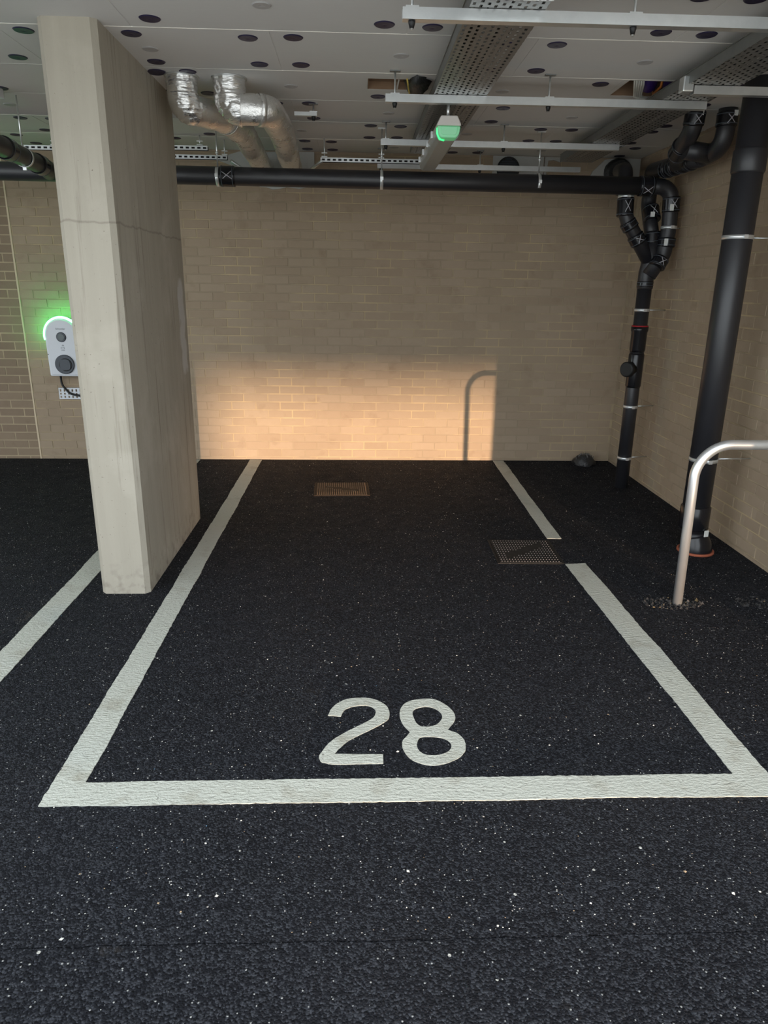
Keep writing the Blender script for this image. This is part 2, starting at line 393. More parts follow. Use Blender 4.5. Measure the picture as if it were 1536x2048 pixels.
# --- brick walls
OFF = .026 - .075
def proj(q):
    d = Vector(q) - Vector((0, 0, CAM_H)); z = d.dot(FWD)
    if z < .2: return None
    u = 768 + 1417.5 * d.dot(R2) / z; v = 1024 - 1417.5 * d.dot(U2) / z
    return u, v
def hidden(u, v):
    # behind the concrete column or above the run of black pipe
    return (120 + (v - 450) * .11 < u < 360 + (v - 450) * .075) or v < 345
def brick_wall(wall, axis, u0, u1, breaks, mats, key, phase):
    """axis 'x': wall faces -Y at WALL_Y; axis 'y': faces -X at WALL_X"""
    cand = []
    rows = int((2.80 - OFF) / .075) + 1
    for r in range(rows):
        z0 = OFF + r * .075 + .005; z1 = z0 + .065
        z0 = max(z0, 0.0); z1 = min(z1, 2.80)
        if z1 - z0 < .012: continue
        u = phase - .225 * 60 - (.1125 if r % 2 else 0)
        while u < u1:
            a, b = u + .005, u + .22
            a, b = max(a, u0), min(b, u1)
            if b - a > .02:
                segs = [(a, b)]
                for bk in breaks:
                    nx = []
                    for (p_, q_) in segs:
                        if p_ < bk - .008 and q_ > bk + .008: nx += [(p_, bk - .008), (bk + .008, q_)]
                        elif p_ < bk - .008: nx.append((p_, min(q_, bk - .008)))
                        elif q_ > bk + .008: nx.append((max(p_, bk + .008), q_))
                    segs = nx
                for (p_, q_) in segs:
                    if q_ - p_ > .015: cand.append((p_, q_, z0, z1))
            u += .225
    def pt(u, z): return (u, WALL_Y, z) if axis == 'x' else (WALL_X, u, z)
    sc = []
    for i, (a, b, z0, z1) in enumerate(cand):
        full = abs(b - a - .215) < .001 and abs(z1 - z0 - .065) < .001
        ps = [proj(pt(*q)) for q in ((a, z0), (b, z0), (b, z1), (a, z1))]
        if not full or any(p is None for p in ps): continue
        if any(p[0] < 0 or p[0] > 1536 or p[1] < 0 for p in ps): continue
        c = (sum(p[0] for p in ps) / 4, sum(p[1] for p in ps) / 4)
        if axis == 'x' and hidden(*c): continue
        ar = abs(sum(ps[k][0] * ps[(k + 1) % 4][1] - ps[(k + 1) % 4][0] * ps[k][1] for k in range(4))) / 2
        sc.append((ar, i))
    sc.sort(reverse=True); big = {i for _, i in sc[:300]}
    me = {}
    for mt in set(mats):
        mb = MB(); c = .0015
        if axis == 'x': mb.add([(0, .0012, 0), (.215, .0012, 0), (.215, .0012, .065), (0, .0012, .065), (c, 0, c), (.215 - c, 0, c), (.215 - c, 0, .065 - c), (c, 0, .065 - c), (0, .02, 0), (.215, .02, 0), (.215, .02, .065), (0, .02, .065)],
                [(4, 5, 6, 7), (0, 1, 5, 4), (1, 2, 6, 5), (2, 3, 7, 6), (3, 0, 4, 7), (8, 9, 1, 0), (9, 10, 2, 1), (10, 11, 3, 2), (11, 8, 0, 3)])
        else: mb.add([(.0012, 0, 0), (.0012, .215, 0), (.0012, .215, .065), (.0012, 0, .065), (0, c, c), (0, .215 - c, c), (0, .215 - c, .065 - c), (0, c, .065 - c), (.02, 0, 0), (.02, .215, 0), (.02, .215, .065), (.02, 0, .065)],
                [(7, 6, 5, 4), (4, 5, 1, 0), (5, 6, 2, 1), (6, 7, 3, 2), (7, 4, 0, 3), (0, 1, 9, 8), (1, 2, 10, 9), (2, 3, 11, 10), (3, 0, 8, 11)])
        me[mt] = mb.mesh('brick_' + key + mt); me[mt].materials.append(M[mt])
    rest = {mt: MB() for mt in set(mats)}
    for i, (a, b, z0, z1) in enumerate(cand):
        mt = mats[sum(1 for bk in breaks if a > bk)]
        j = random.uniform(-.0008, .0008)
        if i in big:
            loc = (a, WALL_Y + j, z0) if axis == 'x' else (WALL_X + j, a, z0)
            put('brick', me[mt], None, wall, loc)
        else:
            if axis == 'x': rest[mt].box(a, b, WALL_Y + j, WALL_Y + .02, z0, z1)
            else: rest[mt].box(WALL_X + j, WALL_X + .02, a, b, z0, z1)
    for mt, mb in rest.items():
        if mb.v: stuff(mb.build('brickwork', mt, wall))
wb = struct(MB().box(-9, 2.75, WALL_Y + .0035, WALL_Y + .24, 0, 2.95).build('wall_back', 'mortar'))
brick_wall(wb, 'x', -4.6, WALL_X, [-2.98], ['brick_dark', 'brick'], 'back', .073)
MB().box(-4.6, -2.99, WALL_Y + .002, WALL_Y + .0038, 0, 2.80).build('mortar_bed', 'mortar_pale', wb)
jb = MB(); jb.prism([(-2.986 + random.uniform(-.001, .001), z * .1) for z in range(28)] + [(-2.972 + random.uniform(-.001, .001), z * .1) for z in range(27, -1, -1)], 'y', WALL_Y - .003, WALL_Y + .006)
jb.build('movement_joint', 'sealant', wb)
wr = struct(MB().box(WALL_X + .0035, WALL_X + .3, FRONT, WALL_Y, 0, 2.95).build('wall_right', 'mortar'))
brick_wall(wr, 'y', FRONT, WALL_Y - .002, [], ['brick'], 'right', .05)

# --- ceiling: slab with boards, each board with its fixing discs
ce = struct(MB().box(-9.3, 2.75, 1.845, 6.9, CEIL + .12, CEIL + .5).build('ceiling', 'slab'))
discm = {}
for k, r_ in (('disc_dark', .046), ('disc_gray', .040)):
    mb = MB(); n = 24
    mb.add([(r_ * math.cos(a), r_ * math.sin(a), 0) for a in [2 * math.pi * i / n for i in range(n)]] +
           [(r_ * .9 * math.cos(a), r_ * .9 * math.sin(a), -.004) for a in [2 * math.pi * i / n for i in range(n)]] +
           [(r_ * .34 * math.cos(a), r_ * .34 * math.sin(a), -.004) for a in [2 * math.pi * i / n for i in range(n)]] + [(0, 0, -.0015)],
           [(i, (i + 1) % n, n + (i + 1) % n, n + i) for i in range(n)] + [(n + i, n + (i + 1) % n, 2 * n + (i + 1) % n, 2 * n + i) for i in range(n)] +
           [(2 * n + i, 2 * n + (i + 1) % n, 3 * n) for i in range(n)])
    discm[k] = mb.mesh(k); discm[k].materials.append(M[k])
ROWS = [(1.845, 2.45, .82), (2.45, 3.06, .815), (3.06, 3.665, .22), (3.665, 4.28, .82), (4.28, 4.89, .23), (4.89, 5.49, .81), (5.49, 6.10, .205), (6.10, 6.652, .905)]
HOLES = {4: [(.06, .36, 4.39, 4.61), (1.47, 1.86, 4.30, 4.62)]}
COLX, COLY = (-1.369, -1.113), (3.555, 4.878)
def free_disc(x, y):
    if COLX[0] - .0 < x < COLX[1] + .02 and COLY[0] - .0 < y < COLY[1] + .05: return False
    if -1.03 < x < -.6 and 4.34 < y < 4.56: return False       # duct stubs
    for hs in HOLES.values():
        for h in hs:
            if h[0] - .04 < x < h[1] + .04 and h[2] - .04 < y < h[3] + .04: return False
    return -3.9 < x < WALL_X - .06
for ri, (y0, y1, ph) in enumerate(ROWS):
    xs = sorted({ph + 1.21 * k for k in range(-5, 4)})
    xs = [x for x in xs if -5.0 < x < WALL_X - .12]
    xs = xs + [WALL_X - .002]
    for x0, x1 in zip(xs[:-1], xs[1:]):
        g = .0035
        a, b, c_, d_ = x0 + g, x1 - g, y0 + g, y1 - g
        mb = MB(); hs = [h for h in HOLES.get(ri, []) if h[0] < b and h[1] > a]
        cut = [(max(h[0], a), min(h[1], b), h[2], h[3]) for h in hs]
        cur = a
        for (p_, q_, r0, r1) in sorted(cut):
            if p_ - cur > .001: mb.box(cur, p_, c_, d_, CEIL, CEIL + .12)
            mb.box(p_, q_, c_, r0, CEIL, CEIL + .12); mb.box(p_, q_, r1, d_, CEIL, CEIL + .12); cur = q_
        if b - cur > .001: mb.box(cur, b, c_, d_, CEIL, CEIL + .12)
        o = mb.build('ceiling_board', 'board', ce)
        if y1 < 2.4: continue
        spots = [(x0 + .105, y0 + .095), (x0 + .105, y1 - .11)]
        if x1 < WALL_X - .1: spots += [(x1 - .105, y0 + .095), (x1 - .105, y1 - .11)]
        elif x1 - x0 > .5: spots += [(x1 - .35, y0 + .095), (x1 - .35, y1 - .11)]
        if ri == 3 and x0 < -1.3 < x1: spots += [(-1.025, y0 + .095), (-1.025, y1 - .105)]
        for (x, y) in spots:
            x += random.uniform(-.006, .006); y += random.uniform(-.012, .012)
            if free_disc(x, y): put('fixing_disc', discm['disc_dark'], None, o, (x, y, CEIL))
        if x1 - x0 > .9 and free_disc((x0 + x1) / 2, (y0 + y1) / 2):
            put('fixing_disc', discm['disc_gray'], None, o, ((x0 + x1) / 2, (y0 + y1) / 2, CEIL))
        MB().box(x0 - g, x0 + g, c_, d_, CEIL + .0015, CEIL + .012).build('seam_filler', 'board', ce)
    MB().box(-5, WALL_X, y0 - g, y0 + g, CEIL - .0012, CEIL + .004).build('seam_filler', 'seam', ce)
put('fixing_disc', discm['disc_dark'], None, ce, (-.90, 4.344, CEIL)); put('fixing_disc', discm['disc_dark'], None, ce, (-1.066, 4.356, CEIL))

# ------------------------------------------------------------------ concrete column
cb = MB(); c = .024; (xa, xb), (ya, yb) = COLX, COLY
pts = [(xa + c, ya), (xb - c, ya), (xb, ya + c), (xb, yb - c), (xb - c, yb), (xa + c, yb), (xa, yb - c), (xa, ya + c)]
off = ((xa + xb) / 2, (ya + yb) / 2)
col = thing('concrete_column', 'tall rectangular cast concrete column with chamfered corners beside the bay', 'column', (off[0], off[1], 0)); S = Sub(col)
S.part('lower_pour', MB().prism(pts, 'z', 0, 1.858), 'concrete')
S.part('upper_pour', MB().prism([(x + (.0015 if x < off[0] else -.0015), y + .0015) for x, y in pts], 'z', 1.858, CEIL), 'concrete')

# ------------------------------------------------------------------ road markings
def ragged(pts, step=.010, amp=.0034):
    out = []; P = [Vector((x, y)) for x, y in pts]; n = len(P)
    for i in range(n):
        a, b = P[i], P[(i + 1) % n]; L = (b - a).length; k = max(1, int(L / step)); nr = Vector((-(b - a).y, (b - a).x)).normalized()
        for j in range(k):
            q = a.lerp(b, j / k)
            d = noise.noise(Vector((q.x * 45, q.y * 45, 3.))) * amp + noise.noise(Vector((q.x * 4, q.y * 4, 9.))) * amp * 1.6
            out.append(tuple(q + nr * d))
    return out
def flat(name, loops, mat, th=.0026, z=0.):
    cu = bpy.data.curves.new(name, 'CURVE'); cu.dimensions = '2D'; cu.fill_mode = 'BOTH'; cu.extrude = th / 2
    for lp in loops:
        sp = cu.splines.new('POLY'); sp.points.add(len(lp) - 1); sp.use_cyclic_u = True
        for i, (x, y) in enumerate(lp): sp.points[i].co = (x, y, 0, 1)
    ob = bpy.data.objects.new('tmp', cu); COL.objects.link(ob); bpy.context.view_layer.update()
    me = bpy.data.meshes.new_from_object(ob.evaluated_get(bpy.context.evaluated_depsgraph_get()))
    bpy.data.objects.remove(ob); me.name = name
    o = put(name, me, mat); o.location.z = z + th / 2; return o
L1, L2, RA, RB, AA, AB = -1.014, -.902, 1.306, 1.432, -1.610, -1.485
tag(flat('bay_outline', [ragged([(L1, 1.908), (1.62, 1.908), (1.62, 2.022), (RB, 2.022), (1.400, 3.985), (1.270, 3.968), (RA, 2.022), (L2, 2.022), (L2, 6.64), (L1, 6.64)])], 'paint'),
    'white painted bay outline joining the left, front and near right lines of bay 28', 'road marking')
tag(flat('bay_line', [ragged([(1.278, 4.43), (1.372, 4.425), (1.424, 6.64), (1.318, 6.64)])], 'paint'), 'short white line from the back wall to the studded cover', 'road marking')
tag(flat('bay_line', [ragged([(AA, 1.9), (AB, 1.9), (AB, 6.64), (AA, 6.64)])], 'paint'), 'white painted bay line running behind the concrete column', 'road marking')
D2 = [(-.110, 2.396), (-.101, 2.434), (-.080, 2.473), (-.041, 2.508), (.009, 2.518), (.064, 2.511), (.108, 2.479), (.129, 2.435), (.130, 2.384), (.113, 2.351), (.069, 2.312), (.022, 2.274), (-.024, 2.237), (-.053, 2.201), (-.070, 2.172), (-.076, 2.157), (.021, 2.153), (.096, 2.151), (.096, 2.100), (.021, 2.101), (-.066, 2.099), (-.114, 2.110), (-.127, 2.124), (-.131, 2.145), (-.123, 2.170), (-.107, 2.205), (-.083, 2.242), (-.047, 2.279), (-.001, 2.317), (.042, 2.352), (.066, 2.377), (.076, 2.406), (.075, 2.435), (.058, 2.455), (.033, 2.462), (-.001, 2.459), (-.031, 2.446), (-.050, 2.422), (-.059, 2.388)]
D8 = [(.280, 2.507), (.320, 2.500), (.356, 2.466), (.382, 2.417), (.386, 2.371), (.371, 2.331), (.348, 2.295), (.380, 2.275), (.400, 2.233), (.399, 2.181), (.380, 2.142), (.340, 2.109), (.294, 2.090), (.251, 2.090), (.209, 2.111), (.183, 2.146), (.170, 2.193), (.175, 2.233), (.204, 2.282), (.183, 2.322), (.171, 2.375), (.172, 2.417), (.189, 2.464), (.224, 2.495)]
H1 = [(.283, 2.451), (.313, 2.436), (.334, 2.406), (.335, 2.372), (.320, 2.340), (.296, 2.320), (.272, 2.316), (.249, 2.317), (.232, 2.341), (.223, 2.382), (.223, 2.416), (.242, 2.440)]
H2 = [(.252, 2.253), (.289, 2.252), (.325, 2.242), (.345, 2.219), (.348, 2.190), (.329, 2.161), (.301, 2.147), (.269, 2.143), (.243, 2.152), (.227, 2.174), (.223, 2.203), (.233, 2.240)]
def smooth(lp, sharp=()):
    out = []; n = len(lp)
    for i in range(n):
        p0, p1, p2, p3 = [Vector(lp[(i + k) % n]) for k in (-1, 0, 1, 2)]
        if i in sharp or (i + 1) % n in sharp: out.append(tuple(p1)); continue
        for k in range(4):
            t_ = k / 4
            q = .5 * ((2 * p1) + (-p0 + p2) * t_ + (2 * p0 - 5 * p1 + 4 * p2 - p3) * t_ ** 2 + (-p0 + 3 * p1 - 3 * p2 + p3) * t_ ** 3)
            out.append(tuple(q))
    return out
tag(flat('painted_digit', [ragged(smooth(D2, (0, 15, 16, 17, 18, 38)), .009, .0016)], 'paint'), 'white painted number two left of the figure eight', 'number')
tag(flat('painted_digit', [ragged(smooth(D8, (6, 18)), .009, .0016), ragged(smooth(H1), .009, .0014), ragged(smooth(H2), .009, .0014)], 'paint'), 'white painted number eight with two closed loops', 'number')

# ------------------------------------------------------------------ manhole covers
def cover(label, x0, x1, y0, y1, mp, ms, bare, rot):
    cx, cy_ = (x0 + x1) / 2, (y0 + y1) / 2; hx, hy = (x1 - x0) / 2, (y1 - y0) / 2
    r = thing('manhole_cover', label, 'manhole cover', (cx, cy_, 0)); r.rotation_euler.z = rot
    f = MB(); b = .012
    for q in ((-hx, hx, -hy, -hy + b), (-hx, hx, hy - b, hy), (-hx, -hx + b, -hy + b, hy - b), (hx - b, hx, -hy + b, hy - b)): f.box(*q, .0, .003)
    f.build('frame', mp, r)
    pl = MB().box(-hx + b + .003, hx - b - .003, -hy + b + .003, hy - b - .003, 0, .0045).build('cover_plate', mp, r)
    st = MB(); nx = int((2 * hx - .05) / .0165); ny = int((2 * hy - .05) / .030)
    for i in range(nx):
        for j in range(ny):
            x = -hx + .03 + i * (2 * hx - .06) / (nx - 1); y = -hy + .03 + j * (2 * hy - .06) / (ny - 1)
            if bare(x / hx, y / hy): continue
            st.sweep([(x, y, .0043), (x, y, .0085)], [.0044, .0030], 7)
    stuff(st.build('studs', ms, r))
    for sx in (-1, 1):
        k = MB(); k.sweep([(sx * hx * .45, sx * hy * -.35, .004), (sx * hx * .45, sx * hy * -.35, .0052)], .018, 14); k.build('key_hole', 'black', r)
cover('rust brown studded manhole cover near the back wall', -.345, .105, 5.43, 5.82, 'cover_rust', 'stud_rust', lambda u, v: abs(u * .5 + v) < .16 and abs(u) < .6, .03)
cover('black studded manhole cover between the two right hand line pieces', .865, 1.275, 3.975, 4.395, 'cover_iron', 'stud_iron', lambda u, v: abs(v - u * .8 - .05) < .22 and abs(u) < .62, -.02)

# ------------------------------------------------------------------ loose grit and broken asphalt
def pebbles(spots, rmin, rmax, zf=.6):
    mb = MB()
    for (x, y, z) in spots:
        r = random.uniform(rmin, rmax) if random.random() < .93 else rmax * 1.5
        a = random.uniform(0, 6.28); vs = []
        for k in range(6):
            d = [(1, 0, 0), (-1, 0, 0), (0, 1, 0), (0, -1, 0), (0, 0, 1), (0, 0, -1)][k]
            q = Vector(d) * r * random.uniform(.6, 1.15); q.z *= zf
            q.rotate(Matrix.Rotation(a, 3, 'Z')); vs.append((q.x + x, q.y + y, max(q.z, -r * .3) + z + r * .25))
        mb.add(vs, [(0, 2, 4), (2, 1, 4), (1, 3, 4), (3, 0, 4), (2, 0, 5), (1, 2, 5), (3, 1, 5), (0, 3, 5)])
    return mb
sp = []
while len(sp) < 3600:
    y = 1.42 + 5.2 * random.random() ** 1.15; x = random.uniform(-3.6, 2.4)
    if COLX[0] < x < COLX[1] and COLY[0] < y < COLY[1]: continue
    if noise.noise(Vector((x * .8, y * .8, 0))) < random.uniform(-.6, .5): continue
    sp.append((x, y, 0))
for k in range(420): sp.append((random.uniform(1.5, 2.42), random.uniform(2.3, 6.6), 0))
gm = pebbles(sp, .0011, .0029)
g2 = pebbles([(.052, 2.176, .002), (.15, 2.167, 0), (-.45, 1.74, 0), (-.46, 1.55, 0), (-.38, 1.545, 0), (.15, 1.62, 0), (.95, 1.6, 0), (1.05, 1.52, 0), (-.75, 1.42, 0), (2.02, 4.55, 0), (1.9, 5.2, 0), (2.2, 4.75, 0), (2.3, 5.1, 0), (2.05, 6.1, 0), (1.36, 5.6, .002)], .004, .007)
gm.add(g2.v, g2.f)
tag(stuff(gm.build('loose_grit', 'grit')), 'pale loose grit scattered over the asphalt floor', 'grit')
def rub(label, cx, cy_, n, rx, ry):
    s_ = []
    for k in range(n):
        a = random.uniform(0, 6.28); q = math.sqrt(random.random()); s_.append((cx + rx * q * math.cos(a), cy_ + ry * q * math.sin(a), 0))
    tag(stuff(pebbles(s_, .004, .010, .9).build('asphalt_rubble', 'rubble')), label, 'rubble')
rub('broken asphalt rubble round the foot of the bent steel rail', 1.69, 3.405, 300, .16, .075)
rub('broken asphalt rubble at the right edge by the brick wall', 2.16, 3.41, 120, .12, .075)

# ------------------------------------------------------------------ bent steel rail
rl = thing('hoop_rail', 'galvanised steel hoop rail bent over in front of the black pipes', 'rail', (1.705, 3.40, 0)); S = Sub(rl)
S.part('tube', MB().sweep(fillet([(1.715, 3.40, -.02), (1.70, 3.40, .868), (2.31, 3.40, .868), (2.31, 3.40, -.02)], .17, 14), .0245, 24), 'rail')

# ------------------------------------------------------------------ pipes
def clamp(S, c, axis, r, tail=None, parent=None):
    o = S.part('pipe_clamp', MB().ring(c, axis, r - .001, .022, .0045), 'chrome', parent)
    lug = MB(); c = Vector(c); a = Vector(axis).normalized()
    u = Vector((0, -1, 0)) if abs(a.y) < .9 else Vector((0, 0, -1))
    q = c + u * (r + .008); lug.box(q.x - .011, q.x + .011, q.y - .008, q.y + .008, q.z - .011, q.z + .011)
    off = Vector(S.r.location); lug.v = [tuple(Vector(x) - off) for x in lug.v]; lug.build('clamp_lug', 'chrome', o)
    if tail:
        tl = MB().cyl(c + (Vector(tail) - c).normalized() * r, tail, .005, 8); tl.v = [tuple(Vector(x) - off) for x in tl.v]; tl.build('clamp_rod', 'galv', o)
    return o
def coupling(S, a, b, r, marks=True, facing=(0, -1, 0), mat='pvc_gloss'):
    a, b = Vector(a), Vector(b); d = (b - a).normalized(); L = (b - a).length
    mb = MB().sweep([a, a + d * .006, a + d * .012, b - d * .012, b - d * .006, b], [r, r + .007, r + .007, r + .007, r + .007, r], 24)
    o = S.part('coupling', mb, mat)
    off = Vector(S.r.location)
    for q in (a + d * .016, b - d * .016):
        k = MB().ring(q, d, r + .0065, .005, .0018); k.v = [tuple(Vector(x) - off) for x in k.v]; k.build('band', 'grey_plastic', o)
    if marks:
        f = Vector(facing); f = (f - d * f.dot(d)).normalized(); s_ = d.cross(f); cpt = (a + b) / 2 + f * (r + .0078)
        k = MB()
        for (u0, v0, u1, v1) in ((-.3, -.35, .35, .4), (-.25, .38, .3, -.42)):
            p0 = cpt + d * L * u0 + s_ * r * v0; p1 = cpt + d * L * u1 + s_ * r * v1
            p0 = p0 - f * (r * (1 - math.sqrt(max(0, 1 - v0 * v0)))); p1 = p1 - f * (r * (1 - math.sqrt(max(0, 1 - v1 * v1)))); pm = (p0 + p1) / 2; pm = pm + f * r * .06
            k.sweep([p0, pm, p1], .0028, 6)
        k.v = [tuple(Vector(x) - off) for x in k.v]; k.build('chalk_mark', 'chalk', o)
    return o
def sticker(S, c, nrm, w_, h_, parent):
    nrm = Vector(nrm).normalized(); u = Vector((0, 0, 1)).cross(nrm)
    if u.length < .1: u = Vector((1, 0, 0))
    u.normalize(); v = nrm.cross(u); c = Vector(c); mb = MB(); vs = []
    for dz in (-.004, .0012):
        for (a, b) in ((-1, -1), (1, -1), (1, 1), (-1, 1)): vs.append(c + u * a * w_ / 2 + v * b * h_ / 2 + nrm * dz)
    mb.add(vs, [(0, 1, 2, 3), (4, 5, 6, 7), (0, 1, 5, 4), (1, 2, 6, 5), (2, 3, 7, 6), (3, 0, 4, 7)])
    off = Vector(S.r.location); mb.v = [tuple(Vector(x) - off) for x in mb.v]; mb.build('label_sticker', 'sticker', parent)

# tall stack in front of the right wall
X, Y, r = 2.145, 4.20, .081
st = thing('drain_stack', 'thick tall black drain stack standing by the right brick wall', 'pipe', (X, Y, 0)); S = Sub(st)
S.part('pipe', MB().sweep([(X, Y, .14), (X, Y, CEIL + .05)], r, 32), 'pvc')
S.part('upper_collar', MB().sweep([(X, Y, 2.21), (X, Y, 2.222), (X, Y, 2.325), (X, Y, 2.337)], [r, r + .007, r + .007, r], 32), 'pvc')
S.part('lower_coupling', MB().sweep([(X, Y, .155), (X, Y, .165), (X, Y, .30), (X, Y, .31)], [r, r + .009, r + .009, r], 32), 'pvc_gloss')
S.part('neck', MB().sweep([(X + .02, Y, .0), (X + .012, Y, .15)], [r * .86, r * .86], 28), 'pvc')
S.part('base_boot', MB().sweep([(X + .035, Y - .005, .0), (X + .035, Y - .005, .02), (X + .03, Y - .005, .065), (X + .022, Y, .10), (X + .018, Y, .12)], [.100, .099, .090, .078, .072], 32), 'pvc_gloss')
S.part('clay_ring', MB().ring((X + .035, Y - .005, .006), (0, 0, 1), .094, .014, .018, 32), 'clay')
sticker(S, (X + .05, Y - r - .004, .145), (.3, -1, 0), .03, .04, st.children[2])
for z in (.605, 1.885): clamp(S, (X, Y, z), (0, 0, 1), r, (WALL_X - .001, Y + .02, z))

# horizontal run hung along the back
HY, HZ, HR = 5.65, 2.332, .0625
hp = thing('horizontal_drain_pipe', 'long horizontal black drain pipe hung across the back', 'pipe', (-.4, HY, 2.27)); S = Sub(hp)
S.part('pipe', MB().sweep([(-6, HY, HZ + .02), (-1.2, HY, HZ + .008), (.4, HY, HZ), (2.10, HY, HZ - .005)], HR, 28), 'pvc')
coupling(S, (-.985, HY, HZ + .006), (-.875, HY, HZ + .006), HR)
cpl = coupling(S, (2.08, HY, HZ - .005), (2.19, HY, HZ - .005), HR, facing=(.0, -1, -.6))
for x in (-1.0, .18, 1.33):
    o = clamp(S, (x, HY, HZ + .003), (1, 0, 0), HR)
    off = Vector(hp.location)
    for nm, mb, mt in (('hanger_rod', MB().cyl((x, HY, HZ + HR), (x, HY, CEIL), .005, 8), 'galv'), ('ceiling_plate', MB().box(x - .03, x + .03, HY - .015, HY + .015, CEIL - .006, CEIL), 'galv'),
                       ('rod_nut', MB().cyl((x, HY, HZ + .15), (x, HY, HZ + .165), .011, 6), 'chrome')):
        mb.v = [tuple(Vector(q) - off) for q in mb.v]; mb.build(nm, mt, o)
# corner stack with its branches
X, Y, r = 2.245, 5.72, .0545
cs = thing('corner_drain_stack', 'thinner black drain stack with forked branches in the back right corner', 'pipe', (X, Y, 0)); S = Sub(cs)
S.part('pipe', MB().sweep([(X, Y, -.02), (X, Y, 1.62)], r, 26), 'pvc')
S.part('socket', MB().sweep([(X, Y, 1.12), (X, Y, 1.14), (X, Y, 1.275), (X, Y, 1.29), (X, Y, 1.318)], [r, r + .006, r + .006, r + .012, r + .012], 26), 'pvc_gloss')
S.part('red_seal', MB().ring((X, Y, 1.322), (0, 0, 1), r - .001, .012, .010), 'red')
S.part('access_tee', MB().sweep([(X, Y, .84), (X, Y, .855), (X, Y, 1.10), (X, Y, 1.115)], [r, r + .006, r + .006, r], 26), 'pvc_gloss')
cap = S.part('access_cap', MB().sweep([(X, Y, .99), (X - .062, Y - .042, .99), (X - .064, Y - .043, .99), (X - .095, Y - .063, .99), (X - .099, Y - .066, .99)], [.048, .048, .06, .06, .05], 22), 'black')
S.part('wye_body', MB().sweep([(X, Y, 1.60), (X, Y, 1.61), (X, Y, 1.72), (X + .02, Y, 1.80), (X + .02, Y, 2.0)], [r, r + .006, r + .004, r + .012, r], 26), 'pvc')
S.part('middle_branch', MB().sweep(fillet([(X + .02, Y, 1.95), (X + .005, Y + .05, 2.08), (X + .005, 5.86, 2.22), (X + .01, 5.86, 2.43)], .12, 6), r, 24), 'pvc')
S.part('left_branch', MB().sweep(fillet([(X + .01, Y - .01, 1.80), (2.055, Y - .01, 2.08), (2.02, Y - .01, 2.16), (2.02, Y + .0, 2.275)], .10, 6), r * .97, 24), 'pvc')
S.part('right_branch', MB().sweep(fillet([(X + .0, Y - .05, 1.70), (2.335, HY + .005, 1.86), (2.35, HY + .005, 2.05), (2.335, HY, HZ - .005), (2.13, HY, HZ - .005)], .11, 8), r * 1.02, 26), 'pvc')
coupling(S, (2.023, Y - .01, 2.12), (2.021, Y, 2.255), r)
coupling(S, (2.045, Y - .01, 2.09), (2.085, Y - .01, 2.035), r, False)
c1 = coupling(S, (2.115, Y - .01, 1.995), (2.16, Y - .01, 1.93), r)
c2 = coupling(S, (X + .012, Y + .03, 2.10), (X + .006, Y + .09, 2.20), r); sticker(S, (X - .02, Y - .038, 2.14), (-.3, -1, .1), .03, .035, c2)
coupling(S, (X + .02, Y - .0, 1.93), (X + .016, Y + .01, 2.02), r, False)
c3 = coupling(S, (2.348, HY + .003, 2.15), (2.342, HY + .003, 2.26), r * 1.03); sticker(S, (2.325, HY - .066, 2.18), (-.1, -1, 0), .028, .045, c3)
c4 = coupling(S, (2.345, HY + .003, 1.905), (2.348, HY + .004, 1.975), r * 1.03, False); sticker(S, (2.315, HY - .06, 1.94), (-.3, -1, 0), .026, .05, c4)
coupling(S, (X + .0, Y, 1.615), (X, Y, 1.665), r, False)
coupling(S, (2.28, HY - .02, 1.76), (2.32, HY - .005, 1.83), r, True)
clamp(S, (X, Y, .255), (0, 0, 1), r, (WALL_X - .001, Y + .05, .255)); clamp(S, (X, Y, .685), (0, 0, 1), r, (WALL_X - .001, Y + .05, .685)); clamp(S, (X, Y, 1.445), (0, 0, 1), r, (WALL_X - .001, Y + .05, 1.445))
clamp(S, (2.35, HY + .005, 2.045), (0, 0, 1), r * 1.02, (WALL_X - .001, HY + .05, 2.045)); clamp(S, (2.02, Y, 2.262), (0, 0, 1), r)
# two risers and the run above the right wall
rn = thing('overhead_drain_run', 'pair of black drain risers joining into one run under the ceiling at right', 'pipe', (2.2, 5.1, 2.36)); S = Sub(rn)
S.part('near_riser', MB().sweep(fillet([(2.30, 4.86, CEIL + .02), (2.30, 4.86, 2.46), (2.27, 5.10, 2.43), (2.26, 5.45, 2.44)], .10, 7), .056, 24), 'pvc')
S.part('left_riser', MB().sweep(fillet([(2.10, 4.86, CEIL + .02), (2.10, 4.88, 2.55), (2.12, 5.12, 2.45), (2.24, 5.35, 2.44)], .10, 7), .056, 24), 'pvc')
S.part('run', MB().sweep(fillet([(2.265, 5.05, 2.43), (2.25, 5.5, 2.445), (2.25, 5.86, 2.46), (2.255, 5.86, 2.40)], .06, 6), .056, 24), 'pvc')
S.part('cross_branch', MB().sweep([(2.11, 4.98, 2.46), (2.28, 4.99, 2.44)], .058, 22), 'pvc')
k1 = coupling(S, (2.10, 4.865, 2.66), (2.10, 4.88, 2.575), .056); sticker(S, (2.115, 4.81, 2.64), (.1, -1, -.1), .026, .03, k1)
k2 = coupling(S, (2.30, 4.86, 2.655), (2.30, 4.86, 2.57), .056); sticker(S, (2.325, 4.80, 2.64), (.2, -1, 0), .026, .03, k2)
coupling(S, (2.11, 5.02, 2.495), (2.125, 5.13, 2.452), .056, False)
for y in (5.18, 5.30, 5.42, 5.53): coupling(S, (2.262 - (y - 5.18) * .03, y, 2.433), (2.26 - (y - 5.18) * .03, y + .075, 2.438), .056, False)
